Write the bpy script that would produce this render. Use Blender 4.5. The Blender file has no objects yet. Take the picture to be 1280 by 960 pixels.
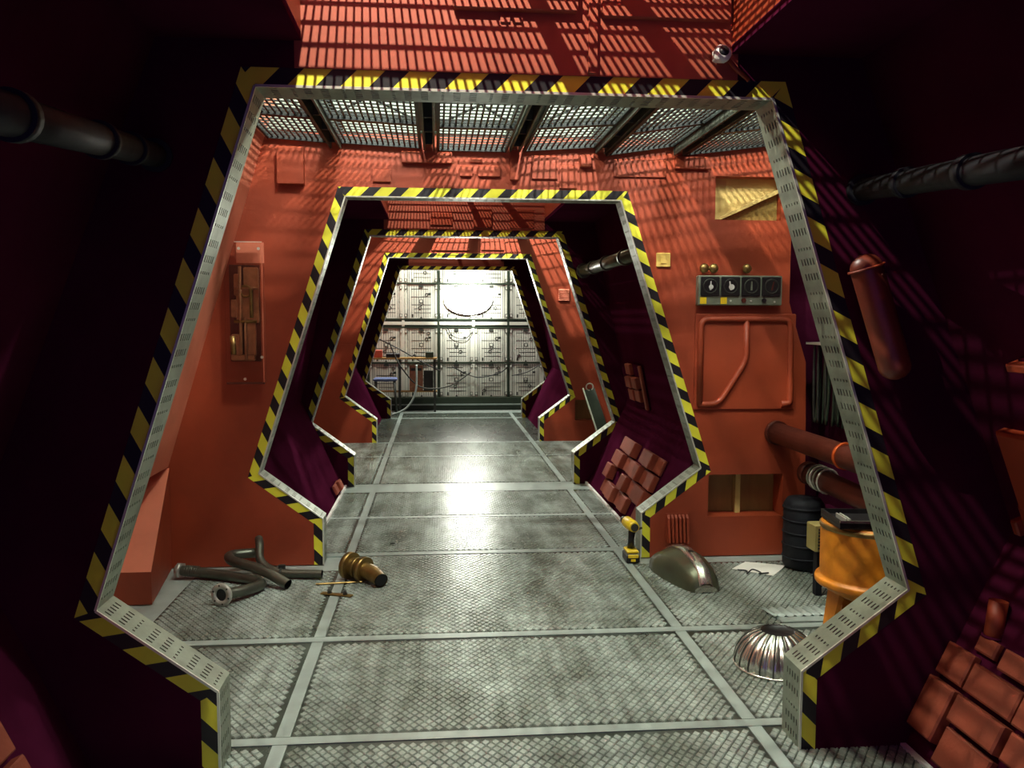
import bpy, math, random
import numpy as np
from mathutils import Vector, Matrix

random.seed(7)
scn = bpy.context.scene
COL = scn.collection

# ------------------------------------------------------------------ camera
F_PX, YAW, PITCH, ROLL = 1062.87, .0883, -.0768, .0028
CAM = Vector((-.2521, 0.0, 1.4))
cam_d = bpy.data.cameras.new('camera'); cam_d.sensor_width = 36.0; cam_d.lens = F_PX / 1280 * 36
cam_d.clip_start = .02
cam = bpy.data.objects.new('camera', cam_d); COL.objects.link(cam); scn.camera = cam
_f = Vector((math.sin(YAW)*math.cos(PITCH), math.cos(YAW)*math.cos(PITCH), math.sin(PITCH)))
_r = Vector((math.cos(YAW), -math.sin(YAW), 0)); _u = _r.cross(_f)
_r2 = _r*math.cos(ROLL)+_u*math.sin(ROLL); _u2 = -_r*math.sin(ROLL)+_u*math.cos(ROLL)
cam.matrix_world = Matrix(((_r2.x, _u2.x, -_f.x, CAM.x), (_r2.y, _u2.y, -_f.y, CAM.y), (_r2.z, _u2.z, -_f.z, CAM.z), (0, 0, 0, 1)))

# ------------------------------------------------------------------ world, exposure, lamps
w = bpy.data.worlds.new('world'); scn.world = w; w.use_nodes = True
bg = w.node_tree.nodes['Background']; bg.inputs[0].default_value = (.24, .13, .66, 1); bg.inputs[1].default_value = .38  # violet ambient added to tint the dark bays purple
vs = scn.view_settings
vs.view_transform = 'Standard'; vs.look = 'None'; vs.gamma = 1; vs.use_curve_mapping = False; vs.exposure = 0.55

yA, yB, yC, yD, yE, yF = 2.578, 4.827, 7.07, 9.58, 11.916, 13.1
TH = .14
XO = dict(A=0, B=.02, C=-.018, D=-.008, E=.026)

def lamp(name, kind, loc, energy, col=(1, .93, .76), radius=.05, target=None, spot=None, blend=.3, size=None):
    d = bpy.data.lights.new(name, kind); d.energy = energy; d.color = col
    if kind == 'AREA':
        d.shape = 'RECTANGLE'; d.size, d.size_y = size
    else:
        d.shadow_soft_size = radius
    if spot: d.spot_size = math.radians(spot); d.spot_blend = blend
    o = bpy.data.objects.new(name, d); COL.objects.link(o); o.location = loc
    if target: o.rotation_euler = (Vector(target)-Vector(loc)).to_track_quat('-Z', 'Y').to_euler()
    return o
# studio lamps hung over the grilles of each bay
WARM = (1, .93, .76); DAY = (1, .98, .88)
lamp('well_lamp', 'POINT', (-.46, 1.72, 3.3), 150, WARM, .006)
lamp('bay_lamp', 'POINT', (.45, 3.55, 3.45), 200, DAY, .032)
lamp('bay_lamp', 'POINT', (-.55, 3.55, 3.35), 170, DAY, .12)
lamp('bay_lamp', 'POINT', (1.25, 3.3, 3.35), 90, DAY, .05)
lamp('well_lamp', 'POINT', (-.40, 6.30, 3.25), 70, WARM, .008)
lamp('bay_lamp', 'POINT', (.3, 8.3, 3.4), 300, DAY, .03)
lamp('well_lamp', 'POINT', (-.3, 11.2, 3.2), 30, WARM, .02)
lamp('back_spot', 'SPOT', (.26, 12.25, 2.30), 260, (1, 1, .9), .05, (.23, 13.1, 1.70), 62, 1.0)
lamp('back_flood', 'AREA', (.0, 12.5, 3.2), 70, (1, 1, .9), size=(2.4, .4), target=(0, 12.9, 0))

# ------------------------------------------------------------------ materials
def srgb(r, g, b):
    f = lambda c: (c/255/12.92) if c/255 <= .04045 else ((c/255+.055)/1.055)**2.4
    return (f(r), f(g), f(b), 1)
MATS = {}
def mat(name, col, rough=.5, metal=0.0, var=.0, scale=6.0, col2=None, bump=0.0, bscale=60, emit=None, alpha=None, spec=.5, streak=None, coat=0):
    if name in MATS: return MATS[name]
    m = bpy.data.materials.new(name); m.use_nodes = True
    nt = m.node_tree; b = nt.nodes['Principled BSDF']
    b.inputs['Roughness'].default_value = rough; b.inputs['Metallic'].default_value = metal
    b.inputs['Specular IOR Level'].default_value = spec
    if coat: b.inputs['Coat Weight'].default_value = coat; b.inputs['Coat Roughness'].default_value = .25
    if col2 is None: col2 = tuple(c*(1-var) for c in col[:3])+(1,)
    tc = nt.nodes.new('ShaderNodeTexCoord'); mp = nt.nodes.new('ShaderNodeMapping')
    nt.links.new(tc.outputs['Object'], mp.inputs[0])
    if streak: mp.inputs['Scale'].default_value = streak
    if var or col2 != col:
        n = nt.nodes.new('ShaderNodeTexNoise'); n.inputs['Scale'].default_value = scale; n.inputs['Detail'].default_value = 6; n.inputs['Roughness'].default_value = .65
        nt.links.new(mp.outputs[0], n.inputs['Vector'])
        cr = nt.nodes.new('ShaderNodeValToRGB'); cr.color_ramp.elements[0].position = .36; cr.color_ramp.elements[1].position = .64
        cr.color_ramp.elements[0].color = col2; cr.color_ramp.elements[1].color = col
        nt.links.new(n.outputs[0], cr.inputs[0]); nt.links.new(cr.outputs[0], b.inputs['Base Color'])
        rr = nt.nodes.new('ShaderNodeMapRange'); rr.inputs[3].default_value = min(1, rough*1.25); rr.inputs[4].default_value = rough*.85
        nt.links.new(n.outputs[0], rr.inputs[0]); nt.links.new(rr.outputs[0], b.inputs['Roughness'])
    else:
        b.inputs['Base Color'].default_value = col
    if bump:
        n2 = nt.nodes.new('ShaderNodeTexNoise'); n2.inputs['Scale'].default_value = bscale; n2.inputs['Detail'].default_value = 4
        nt.links.new(tc.outputs['Object'], n2.inputs['Vector'])
        bp = nt.nodes.new('ShaderNodeBump'); bp.inputs['Strength'].default_value = bump; bp.inputs['Distance'].default_value = .004
        nt.links.new(n2.outputs[0], bp.inputs['Height']); nt.links.new(bp.outputs[0], b.inputs['Normal'])
    if alpha is not None: b.inputs['Alpha'].default_value = alpha
    MATS[name] = m
    return m
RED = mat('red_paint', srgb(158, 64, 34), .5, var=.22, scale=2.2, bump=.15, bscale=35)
RED_LIT = mat('red_paint_lit', srgb(216, 126, 98), .5, var=.15, scale=2.0, bump=.12, bscale=40)  # lit copy of the red paint, bay light put into the colour
RED_HEAD_LIT = mat('red_header_lit', srgb(168, 82, 58), .55, var=.2, scale=2.5, bump=.12, bscale=40)  # header copy of the red, its lit pink tone put into the colour
MAR_SHADE = mat('shaded_maroon', srgb(74, 21, 46), .75, var=.3, scale=1.8, bump=.15, bscale=30, spec=.0)  # stands for red in the unlit bays, gloom and purple cast in the colour
TILE = mat('terracotta_paint', srgb(150, 70, 46), .6, var=.2, scale=5, bump=.3, bscale=80)
YEL = mat('tape_yellow', srgb(232, 228, 62), .45, var=.08, scale=9)
BLK = mat('tape_black', srgb(24, 20, 26), .45, var=.2, scale=9)
STEEL = mat('galvanised_steel', srgb(148, 156, 138), .42, .5, var=.22, scale=14, bump=.06)
EDGE = mat('bright_steel_edge', srgb(226, 228, 214), .3, .5)
PLATE = mat('floor_plate_grey', srgb(84, 93, 86), .26, .1, scale=2.6, col2=srgb(46, 54, 46), streak=(1, .35, 1))
LUG = mat('floor_lug_grey', srgb(182, 196, 188), .25, .15, scale=5, col2=srgb(112, 121, 110), streak=(1, .3, 1))
STRIP = mat('floor_strip_grey', srgb(160, 174, 168), .34, .1, var=.15, scale=5)
SUB = mat('floor_screed', srgb(164, 174, 168), .45, var=.2, scale=3)
WIRE = mat('dark_wire', srgb(40, 44, 44), .5, .4)
JOIST = mat('grey_joist', srgb(78, 82, 72), .5, .3, var=.3, scale=20)
LINER = mat('pale_liner', srgb(140, 152, 140), .8, var=.25, scale=7)
WHITE = mat('white_trim', srgb(228, 226, 220), .5)
CREAM = mat('cream_board', srgb(216, 186, 112), .6, var=.18, scale=5)
WOOD = mat('bare_wood', srgb(170, 132, 74), .6, var=.3, scale=8, streak=(1, 1, .2))
GUN = mat('gunmetal_pipe', srgb(112, 116, 104), .36, .75, var=.25, scale=12)
FLG = mat('cast_flange', srgb(206, 208, 198), .4, .5, var=.15, scale=25)
BRASS = mat('old_brass', srgb(160, 132, 78), .34, .8, var=.35, scale=18)
BROWN = mat('brown_metal', srgb(182, 128, 92), .3, .25, var=.35, scale=22)
ORANGE = mat('orange_enamel', srgb(214, 132, 28), .42, .1, var=.25, scale=9, bump=.15)
BLKP = mat('black_plastic', srgb(26, 26, 28), .4)
DGREY = mat('dark_grey_metal', srgb(70, 72, 66), .45, .4, var=.3, scale=10)
SILVER = mat('polished_alloy', srgb(214, 216, 204), .22, .85, var=.15, scale=6)
OLIVE = mat('olive_alloy', srgb(104, 108, 86), .35, .6, var=.2, scale=6)
CONS = mat('console_grey_green', srgb(132, 140, 122), .45, .3, var=.2, scale=14)
PAPER = mat('white_paper', srgb(236, 236, 226), .7)
PANEL = mat('white_plastic_panel', srgb(226, 228, 214), .35, var=.06, scale=6)
PGROOVE = mat('panel_dark_rib', srgb(52, 56, 50), .6)
DGREEN = mat('dark_green_plinth', srgb(44, 58, 42), .5, var=.3, scale=5)
BLUE = mat('blue_fabric', srgb(96, 112, 156), .8)
COPPER = mat('orange_ring', srgb(226, 98, 40), .35, .3)
DRED = mat('dark_red_pipe', srgb(92, 40, 28), .42, .2, var=.25, scale=8)
YPL = mat('yellow_plastic', srgb(238, 204, 40), .4)
def clear_mat():
    m = bpy.data.materials.new('clear_acrylic'); m.use_nodes = True; b = m.node_tree.nodes['Principled BSDF']
    b.inputs['Base Color'].default_value = (.95, .9, .86, 1); b.inputs['Roughness'].default_value = .12
    b.inputs['Transmission Weight'].default_value = 1; b.inputs['IOR'].default_value = 1.25
    return m
CLEAR = clear_mat()
CAPS = mat('oxide_red', srgb(120, 52, 34), .4, var=.2, scale=6)
DKMETAL = mat('blackish_metal', srgb(34, 36, 42), .6, .0, var=.3, scale=12, spec=.2)  # near-black metal mottled by noise

# ------------------------------------------------------------------ mesh helpers
class MB:
    def __init__(s): s.v = []; s.f = []; s.m = []; s.mats = []; s.sm = []
    def mi(s, m):
        if m not in s.mats: s.mats.append(m)
        return s.mats.index(m)
    def add(s, vs, fs, m, smooth=False):
        o = len(s.v); i = s.mi(m); s.v += [tuple(p) for p in vs]
        for f in fs: s.f.append([o+k for k in f]); s.m.append(i); s.sm.append(smooth)
        return s
    def box(s, a, b, m, M=None, bev=0):
        x0, y0, z0 = a; x1, y1, z1 = b
        if bev:
            e = bev; vs = []
            def ring(z, d): return [(x0+d, y0+d, z), (x1-d, y0+d, z), (x1-d, y1-d, z), (x0+d, y1-d, z)]
            vs = ring(z0, e)+ring(z0+e, 0)+ring(z1-e, 0)+ring(z1, e)
            fs = [(3, 2, 1, 0), (12, 13, 14, 15)]
            for k in range(3):
                for j in range(4): fs.append((k*4+j, k*4+(j+1) % 4, k*4+4+(j+1) % 4, k*4+4+j))
        else:
            vs = [(x0, y0, z0), (x1, y0, z0), (x1, y1, z0), (x0, y1, z0), (x0, y0, z1), (x1, y0, z1), (x1, y1, z1), (x0, y1, z1)]
            fs = [(3, 2, 1, 0), (4, 5, 6, 7), (0, 1, 5, 4), (1, 2, 6, 5), (2, 3, 7, 6), (3, 0, 4, 7)]
        if M is not None: vs = [M @ Vector(p) for p in vs]
        return s.add(vs, fs, m)
    def prism(s, poly, axis, a, b, m):
        """poly: 2D points; extruded along axis ('x','y','z') from a to b"""
        def P(p, t):
            if axis == 'y': return (p[0], t, p[1])
            if axis == 'x': return (t, p[0], p[1])
            return (p[0], p[1], t)
        n = len(poly); vs = [P(p, a) for p in poly]+[P(p, b) for p in poly]
        fs = [list(range(n)), list(range(2*n-1, n-1, -1))]+[(i, n+i, n+(i+1) % n, (i+1) % n) for i in range(n)]
        return s.add(vs, fs, m)
    def tube(s, pts, r, m, n=12, cap=True, hollow=None):
        pts = [Vector(p) for p in pts]; rs = r if isinstance(r, (list, tuple)) else [r]*len(pts)
        t = (pts[1]-pts[0]).normalized(); u = t.orthogonal().normalized(); vs = []
        for i, p in enumerate(pts):
            if i == 0: t = pts[1]-p
            elif i == len(pts)-1: t = p-pts[i-1]
            else: t = (pts[i+1]-pts[i-1])
            t.normalize(); u = (u-t*u.dot(t)).normalized(); v = t.cross(u)
            for k in range(n):
                a = 2*math.pi*k/n; vs.append(p+(u*math.cos(a)+v*math.sin(a))*rs[i])
        fs = []
        for i in range(len(pts)-1):
            for k in range(n): fs.append((i*n+k, i*n+(k+1) % n, (i+1)*n+(k+1) % n, (i+1)*n+k))
        s.add(vs, fs, m, True)
        if cap:
            s.add(vs[:n], [list(range(n-1, -1, -1))], m); s.add(vs[-n:], [list(range(n))], m)
        return s
    def lathe(s, prof, m, M=None, n=24, mod=None, smooth=True, a0=0, a1=2*math.pi):
        """prof [(r,z)], revolved about z"""
        full = abs(a1-a0-2*math.pi) < 1e-6; nn = n if full else n+1; vs = []
        for (r, z) in prof:
            for k in range(nn):
                a = a0+(a1-a0)*k/n; q = r*(mod(a, z) if mod else 1); vs.append(Vector((q*math.cos(a), q*math.sin(a), z)))
        if M is not None: vs = [M @ p for p in vs]
        fs = []
        for i in range(len(prof)-1):
            for k in range(n):
                k2 = (k+1) % nn; fs.append((i*nn+k, i*nn+k2, (i+1)*nn+k2, (i+1)*nn+k))
        return s.add(vs, fs, m, smooth)
    def disc(s, c, nrm, r, h, m, n=18):
        c = Vector(c); nrm = Vector(nrm).normalized()
        return s.tube([c, c+nrm*h], r, m, n)
    def ring(s, c, nrm, R, r, m, n=20, k=8):
        c = Vector(c); nrm = Vector(nrm).normalized(); u = nrm.orthogonal().normalized(); v = nrm.cross(u)
        vs = []; fs = []
        for i in range(n):
            a = 2*math.pi*i/n; d = u*math.cos(a)+v*math.sin(a)
            for j in range(k):
                b = 2*math.pi*j/k; vs.append(c+d*(R+r*math.cos(b))+nrm*r*math.sin(b))
        for i in range(n):
            for j in range(k): fs.append((i*k+j, ((i+1) % n)*k+j, ((i+1) % n)*k+(j+1) % k, i*k+(j+1) % k))
        return s.add(vs, fs, m, True)
    def build(s, name, parent=None, recalc=True):
        me = bpy.data.meshes.new(name); me.from_pydata(s.v, [], s.f)
        for m in s.mats: me.materials.append(m)
        me.polygons.foreach_set('material_index', s.m); me.polygons.foreach_set('use_smooth', s.sm)
        me.update()
        if recalc:
            import bmesh
            bm = bmesh.new(); bm.from_mesh(me); bmesh.ops.remove_doubles(bm, verts=bm.verts, dist=1e-5); bmesh.ops.recalc_face_normals(bm, faces=bm.faces); bm.to_mesh(me); bm.free()
        return link(name, me, parent)
def link(name, me, parent=None):
    o = bpy.data.objects.new(name, me); COL.objects.link(o)
    if parent is not None: attach(o, parent)
    return o
ORIG = {}
def attach(o, parent):
    o.parent = parent; o.matrix_parent_inverse = Matrix.Translation(-Vector(ORIG.get(parent.name, (0, 0, 0))))
def thing(name, label, cat, loc=(0, 0, 0), group=None):
    o = bpy.data.objects.new(name, None); COL.objects.link(o); o.location = loc; o.empty_display_size = .05
    ORIG[o.name] = tuple(loc); tag(o, label, cat, group); return o
def tag(o, label, cat, group=None):
    o['label'] = label; o['category'] = cat
    if group: o['group'] = group
    return o
def struct(o, label=None):
    o['kind'] = 'structure'
    if label: o['label'] = label
    return o
def stuff(o): o['kind'] = 'stuff'; return o
def frame(o, x, y, z):
    """matrix from origin and three axis vectors"""
    x, y, z = Vector(x).normalized(), Vector(y).normalized(), Vector(z).normalized()
    return Matrix(((x.x, y.x, z.x, o[0]), (x.y, y.y, z.y, o[1]), (x.z, y.z, z.z, o[2]), (0, 0, 0, 1)))
def smooth_path(pts, n=8):
    P = [Vector(p) for p in pts]; out = []
    for i in range(len(P)-1):
        a = P[max(i-1, 0)]; b = P[i]; c = P[i+1]; d = P[min(i+2, len(P)-1)]
        for k in range(n):
            t = k/n; out.append(.5*((2*b)+(c-a)*t+(2*a-5*b+4*c-d)*t*t+(3*b-a-3*c+d)*t**3))
    return out+[P[-1]]
def bend_path(pts, rad=.06, n=6):
    P = [Vector(p) for p in pts]; out = [P[0]]
    for i in range(1, len(P)-1):
        a = (P[i-1]-P[i]); b = (P[i+1]-P[i]); r = min(rad, a.length*.48, b.length*.48)
        p0 = P[i]+a.normalized()*r; p1 = P[i]+b.normalized()*r
        for k in range(n+1):
            t = k/n; out.append(p0*(1-t)**2+P[i]*2*t*(1-t)+p1*t*t)
    return out+[P[-1]]
def flat_with_holes(name, outer, holes, y0, y1, m, parent):
    """plate in the x-z plane with rectangular or polygonal holes"""
    cu = bpy.data.curves.new(name, 'CURVE'); cu.dimensions = '2D'; cu.fill_mode = 'BOTH'; cu.extrude = (y1-y0)/2
    for poly in [outer]+holes:
        sp = cu.splines.new('POLY'); sp.points.add(len(poly)-1); sp.use_cyclic_u = True
        for i, p in enumerate(poly): sp.points[i].co = (p[0], p[1], 0, 1)
    t = bpy.data.objects.new('tmp', cu); COL.objects.link(t)
    dg = bpy.context.evaluated_depsgraph_get(); me = bpy.data.meshes.new_from_object(t.evaluated_get(dg))
    bpy.data.objects.remove(t); bpy.data.curves.remove(cu)
    yc = (y0+y1)/2; me.transform(Matrix(((1, 0, 0, 0), (0, 0, -1, yc), (0, 1, 0, 0), (0, 0, 0, 1))))
    me.materials.clear(); me.materials.append(m); me.name = name
    for p in me.polygons: p.use_smooth = False; p.material_index = 0
    return link(name, me, parent)

# ------------------------------------------------------------------ floor
def tread_mesh(x0, y0, x1, y1, z):
    px, py, hw, hl, h = .034, .0235, .0152, .0200, .004
    xs = np.arange(x0+hw+.004, x1-hw-.004, px); nyy = int((y1-y0-2*hl-.006)/py)
    c = []
    for j in range(nyy+1):
        off = (j % 2)*px/2
        for x in xs:
            if x+off+hw < x1-.003: c.append((x+off, y0+hl+.003+j*py))
    c = np.array(c); n = len(c)
    b = np.array([(-hw, 0, 0), (0, -hl, 0), (hw, 0, 0), (0, hl, 0), (-hw*.82, 0, h), (0, -hl*.82, h), (hw*.82, 0, h), (0, hl*.82, h)])
    V = (b[None]+np.concatenate([c, np.full((n, 1), z)], 1)[:, None]).reshape(-1, 3)
    q = np.array([(4, 5, 6, 7), (0, 1, 5, 4), (1, 2, 6, 5), (2, 3, 7, 6), (3, 0, 4, 7)])
    Q = (q[None]+(np.arange(n)*8)[:, None, None]).reshape(-1, 4)
    me = bpy.data.meshes.new('tread'); me.vertices.add(len(V)); me.vertices.foreach_set('co', V.ravel())
    me.loops.add(Q.size); me.loops.foreach_set('vertex_index', Q.ravel().astype(np.int32))
    me.polygons.add(len(Q)); me.polygons.foreach_set('loop_start', np.arange(0, Q.size, 4, dtype=np.int32))
    me.polygons.foreach_set('use_smooth', np.zeros(len(Q), dtype=bool)); me.update(); me.validate(); me.materials.append(LUG); return me
fl = MB(); fl.box((-2.2, -1.2, -.06), (2.2, 13.6, -.006), SUB)
floor = struct(fl.build('floor'), 'pale grey floor of tread plate panels running down the corridor')
rows = [(1.3, 2.745), (2.80, 3.64), (3.70, 4.98), (5.05, 5.92), (5.98, 6.82), (7.18, 8.57), (8.63, 9.53), (9.60, 11.88), (11.96, 12.55)]
cols = [(-1.83, -.795), (-.745, .808), (.858, 1.89)]
for (ya, yb) in rows:
    for ci_, (xa, xb) in enumerate(cols):
        if ya == 3.70 and ci_ != 1: yb_, xa, xb = 4.70, max(xa, -1.56), min(xb, 1.80)
        else: yb_ = yb
        p = MB().box((xa, ya, -.006), (xb, yb_, 0), PLATE).build('floor_panel', floor)
        if ya < 9.0:
            t = link('tread_lugs', tread_mesh(xa, ya, xb, yb_, 0), p); stuff(t)
MB().box((-1.83, 6.83, -.006), (1.89, 7.17, .001), STRIP).build('floor_plate', floor)
for (ya, yb) in [(2.748, 2.797), (3.643, 3.697), (4.983, 5.047), (5.923, 5.977), (8.573, 8.627), (9.533, 9.597), (11.883, 11.957), (12.553, 12.75)]:
    MB().box((-1.83, ya, -.006), (1.89, yb, .003), STRIP).build('floor_strip', floor)
for x in (-.77, .833):
    for (ya, yb) in rows: MB().box((x-.024, ya, -.006), (x+.024, yb, .003), STRIP).build('floor_strip', floor)

# ------------------------------------------------------------------ archways
WT, HT, WM, HM, WP, HP = .7735, 2.0703, 1.2694, .5268, .9188, .2648
PROF = [(WP, 0), (WP, HP), (WM, HM), (WT, HT), (-WT, HT), (-WM, HM), (-WP, HP), (-WP, 0)]
def offset_prof(d):
    n = len(PROF); out = []
    def outward(i):
        a, b = Vector(PROF[i]), Vector(PROF[i+1]); t = (b-a).normalized(); return Vector((t.y, -t.x)), t
    for i in range(n):
        if i == 0 or i == n-1:
            nn, t = outward(0 if i == 0 else n-2); p = Vector(PROF[i])+nn*d
        else:
            n0, t0 = outward(i-1); n1, t1 = outward(i); p0 = Vector(PROF[i])+n0*d; p1 = Vector(PROF[i])+n1*d
            den = t0.x*t1.y-t0.y*t1.x; k = ((p1-p0).x*t1.y-(p1-p0).y*t1.x)/den; p = p0+t0*k
        out.append((p.x, p.y))
    return out
def clip(poly, f):
    out = []
    for i in range(len(poly)):
        a, b = poly[i], poly[(i+1) % len(poly)]; fa, fb = f(a), f(b)
        if fa >= 0: out.append(a)
        if (fa >= 0) != (fb >= 0):
            k = fa/(fa-fb); out.append((a[0]+(b[0]-a[0])*k, a[1]+(b[1]-a[1])*k))
    return out
TAPE = .053
OUT = offset_prof(TAPE)
def make_tape(xo, y, parent, phase=0.0):
    s0 = phase; per, wy = .152, .082
    for i in range(7):
        a, b = Vector(PROF[i]), Vector(PROF[i+1]); t = (b-a).normalized(); L = (b-a).length; nin = Vector((-t.y, t.x))
        org = a-nin*TAPE
        loc = lambda p: ((Vector(p)-org).dot(t), (Vector(p)-org).dot(nin))
        quad = [loc(a), loc(b), loc(OUT[i+1]), loc(OUT[i])]
        mb = MB()
        for k in range(-3, int(L/per)+4):
            for (c0, c1, m) in ((k*per-s0, k*per-s0+wy, YEL), (k*per-s0+wy, (k+1)*per-s0, BLK)):
                pl = clip(clip(quad, lambda p: p[0]-p[1]-c0), lambda p: c1-p[0]+p[1])
                if len(pl) >= 3:
                    w_ = [org+t*p[0]+nin*p[1] for p in pl]
                    mb.prism([(q.x+xo, q.y) for q in w_], 'y', y-.0012, y-.0002, m)
        mb.build('hazard_tape', parent, recalc=False)
        s0 = (s0+L) % per
def make_trim(xo, y, parent):
    for i in range(7):
        a, b = Vector(PROF[i]), Vector(PROF[i+1]); t = (b-a).normalized(); L = (b-a).length; nin = Vector((-t.y, t.x))
        M = frame((a.x+xo, y-.003, a.y), (t.x, 0, t.y), (0, 1, 0), (nin.x, 0, nin.y))
        mb = MB(); w_ = TH+.004; th = .002
        s = .0; pitch = .049; row = 0; s = .02; prev = 0
        slots = [.03+.0205*k for k in range(5)]
        while s+.02 < L:
            ln = .022 if row % 3 != 2 else .009
            a0 = s; mb.box((prev, 0, -th), (a0, w_, 0), STEEL, M)
            edges = [0]+[q for c in slots for q in (c-.0036, c+.0036)]+[w_]
            for k in range(0, len(edges), 2): mb.box((a0, edges[k], -th), (a0+ln, edges[k+1], 0), STEEL, M)
            prev = a0+ln; s += pitch; row += 1
        mb.box((prev, 0, -th), (L, w_, 0), STEEL, M)
        o = mb.build('edge_trim', parent, recalc=False)
        MB().box((.0, -.002, -.004), (L, .0035, .0035), EDGE, M).build('highlight_bead', o)  # small lip whose lighter colour paints a highlight line along the trim
def archway(key, y, label, m, holes=(), right=None, zt=3.6, phase=0.0, xl=-1.95, xr=2.12):
    xo = XO[key]; root = thing('archway', label, 'archway', (xo, y, 0))
    ins = offset_prof(.014)
    outer = [(p[0]+xo, max(p[1], 0)) for p in ins]
    poly = outer+[(xl, 0), (xl, zt), (xr, zt)]+(right or [(xr, 0)])
    body = flat_with_holes('bulkhead', poly, [list(h) for h in holes], y, y+TH, m, root)
    make_tape(xo, y, root, phase); make_trim(xo, y, root)
    return root
RA = archway('A', yA, 'wide archway with dim hazard tape and a small white camera above its lintel', MAR_SHADE)
cut1 = [(1.345, 1.97), (1.345, 2.217), (1.735, 2.217), (1.735, 1.97)]
cut2 = [(1.338, .235), (1.338, .487), (1.79, .487), (1.79, .235)]
RB = archway('B', yB, 'bright red archway with a gauge console and clear plate on its face', RED, [cut1, cut2],
             [(1.80, 2.5), (1.80, 1.5), (1.82, 1.43), (1.91, 1.15), (1.92, .82), (1.93, .30), (1.93, 0)], phase=.06)
RC = archway('C', yC, 'dim taped archway beyond the alcove with stacked terracotta tiles', MAR_SHADE, phase=.03)
RD = archway('D', yD, 'bright taped red archway carrying a small louvred vent', RED, [[(1.322, .24), (1.322, .475), (1.56, .475), (1.56, .24)]], phase=.1)
RE = archway('E', yE, 'last and dimmest archway framing the white panel wall', MAR_SHADE, phase=.05)

def relief(parent, y, boxes, m):
    for (x0, z0, x1, z1, d) in boxes: MB().box((x0, y-d, z0), (x1, y, z1), m, bev=min(.004, d*.4)).build('raised_panel', parent)
relief(RB, yB, [(-.442, 2.255, -.164, 2.318, .03), (-.119, 2.188, -.052, 2.247, .018), (-.017, 2.188, .104, 2.249, .018), (.284, 2.18, .43, 2.312, .014),
                (.557, 2.25, .617, 2.316, .03), (-.061, 2.265, .001, 2.29, .012), (.16, 2.17, .21, 2.34, .03), (.44, 2.13, .54, 2.26, .01), (.75, 2.2, 1.05, 2.30, .012), (1.1, 2.25, 1.3, 2.32, .025),
                (-1.112, 2.126, -.97, 2.327, .05), (-.6, 2.15, -.5, 2.22, .015)], RED)
relief(RA, yA, [(.2, 2.125, .226, 3.3, .02), (.24, 2.29, .628, 3.3, .025), (-.062, 2.266, -.034, 2.292, .012), (-.025, 2.266, .003, 2.292, .012), (-.2, 2.30, .165, 2.42, .03)], RED_HEAD_LIT)
relief(RC, yC, [(-.30, 2.16, -.12, 2.26, .02), (.05, 2.14, .2, 2.3, .02), (.35, 2.14, .55, 2.3, .012)], RED)
relief(RD, yD, [(-.3, 2.15, .1, 2.25, .02), (.25, 2.16, .5, 2.26, .02), (-1.305, .9, -1.19, 1.11, .012)], RED)
# header board in the lit header red above the lintels that face the wells
for (root, y, z1) in ((RA, yA, 3.4), (RC, yC, 3.2), (RE, yE, 3.2)):
    xo = root.location.x; MB().box((-.66+xo, y-.006, 2.123), (.66+xo, y, z1), RED_HEAD_LIT).build('header_board', root)

# ------------------------------------------------------------------ bay shells
def sheet(pts, y0, y1, m, t=.02, side=1):
    """profile polyline in x-z extruded along y with thickness outwards"""
    mb = MB()
    for (a, b) in zip(pts, pts[1:]):
        a = Vector(a); b = Vector(b); d = (b-a).normalized(); n = Vector((d.y, -d.x))*side*t
        mb.prism([a, b, b+n, a+n], 'y', y0, y1, m)
    return mb
# lit bays
for (y0, y1, zc) in ((yA+TH, yB, 2.42), (yC+TH, yD, 2.40), (yE+TH, yF, 2.5)):
    k = MB()
    struct(sheet([(-1.86, 0), (-1.86, .572), (-1.742, .572), (-1.186, 2.376), (-1.1, 2.62)], y0, y1, RED_LIT, .03, -1).build('wall_left'), 'slanting red side wall of a lit bay, coloured as lit')
    struct(sheet([(1.93, 0), (1.93, .30), (2.08, .30), (2.08, 2.7)], y0, y1, MAR_SHADE, .03, 1).build('wall_right'), 'dark side wall of a lit bay on the bin side')
    struct(MB().box((1.70, y1+TH+.024, 0), (2.14, y1+TH+.04, 2.7), MAR_SHADE).box((2.08, y1, 0), (2.11, y1+TH+.024, 2.7), MAR_SHADE).build('wall_right'), 'dark recess back behind the edge of a red wall') if y1 == yB else None
    x0, x1, zt = -1.3, 2.08, 3.55
    k.box((x0, y0, zt), (x1, y1, zt+.03), LINER); k.box((x0-.03, y0, 2.62), (x0, y1, zt), LINER); k.box((x1, y0, 2.7), (x1+.03, y1, zt), LINER)
    k.box((x0, y0, zc+.06), (x1, y0+.01, zt), LINER); k.box((x0, y1-.012, zc), (x1, y1-.001, zt), LINER)
    struct(k.build('ceiling'), 'pale lined light box above the wire grilles')
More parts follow.
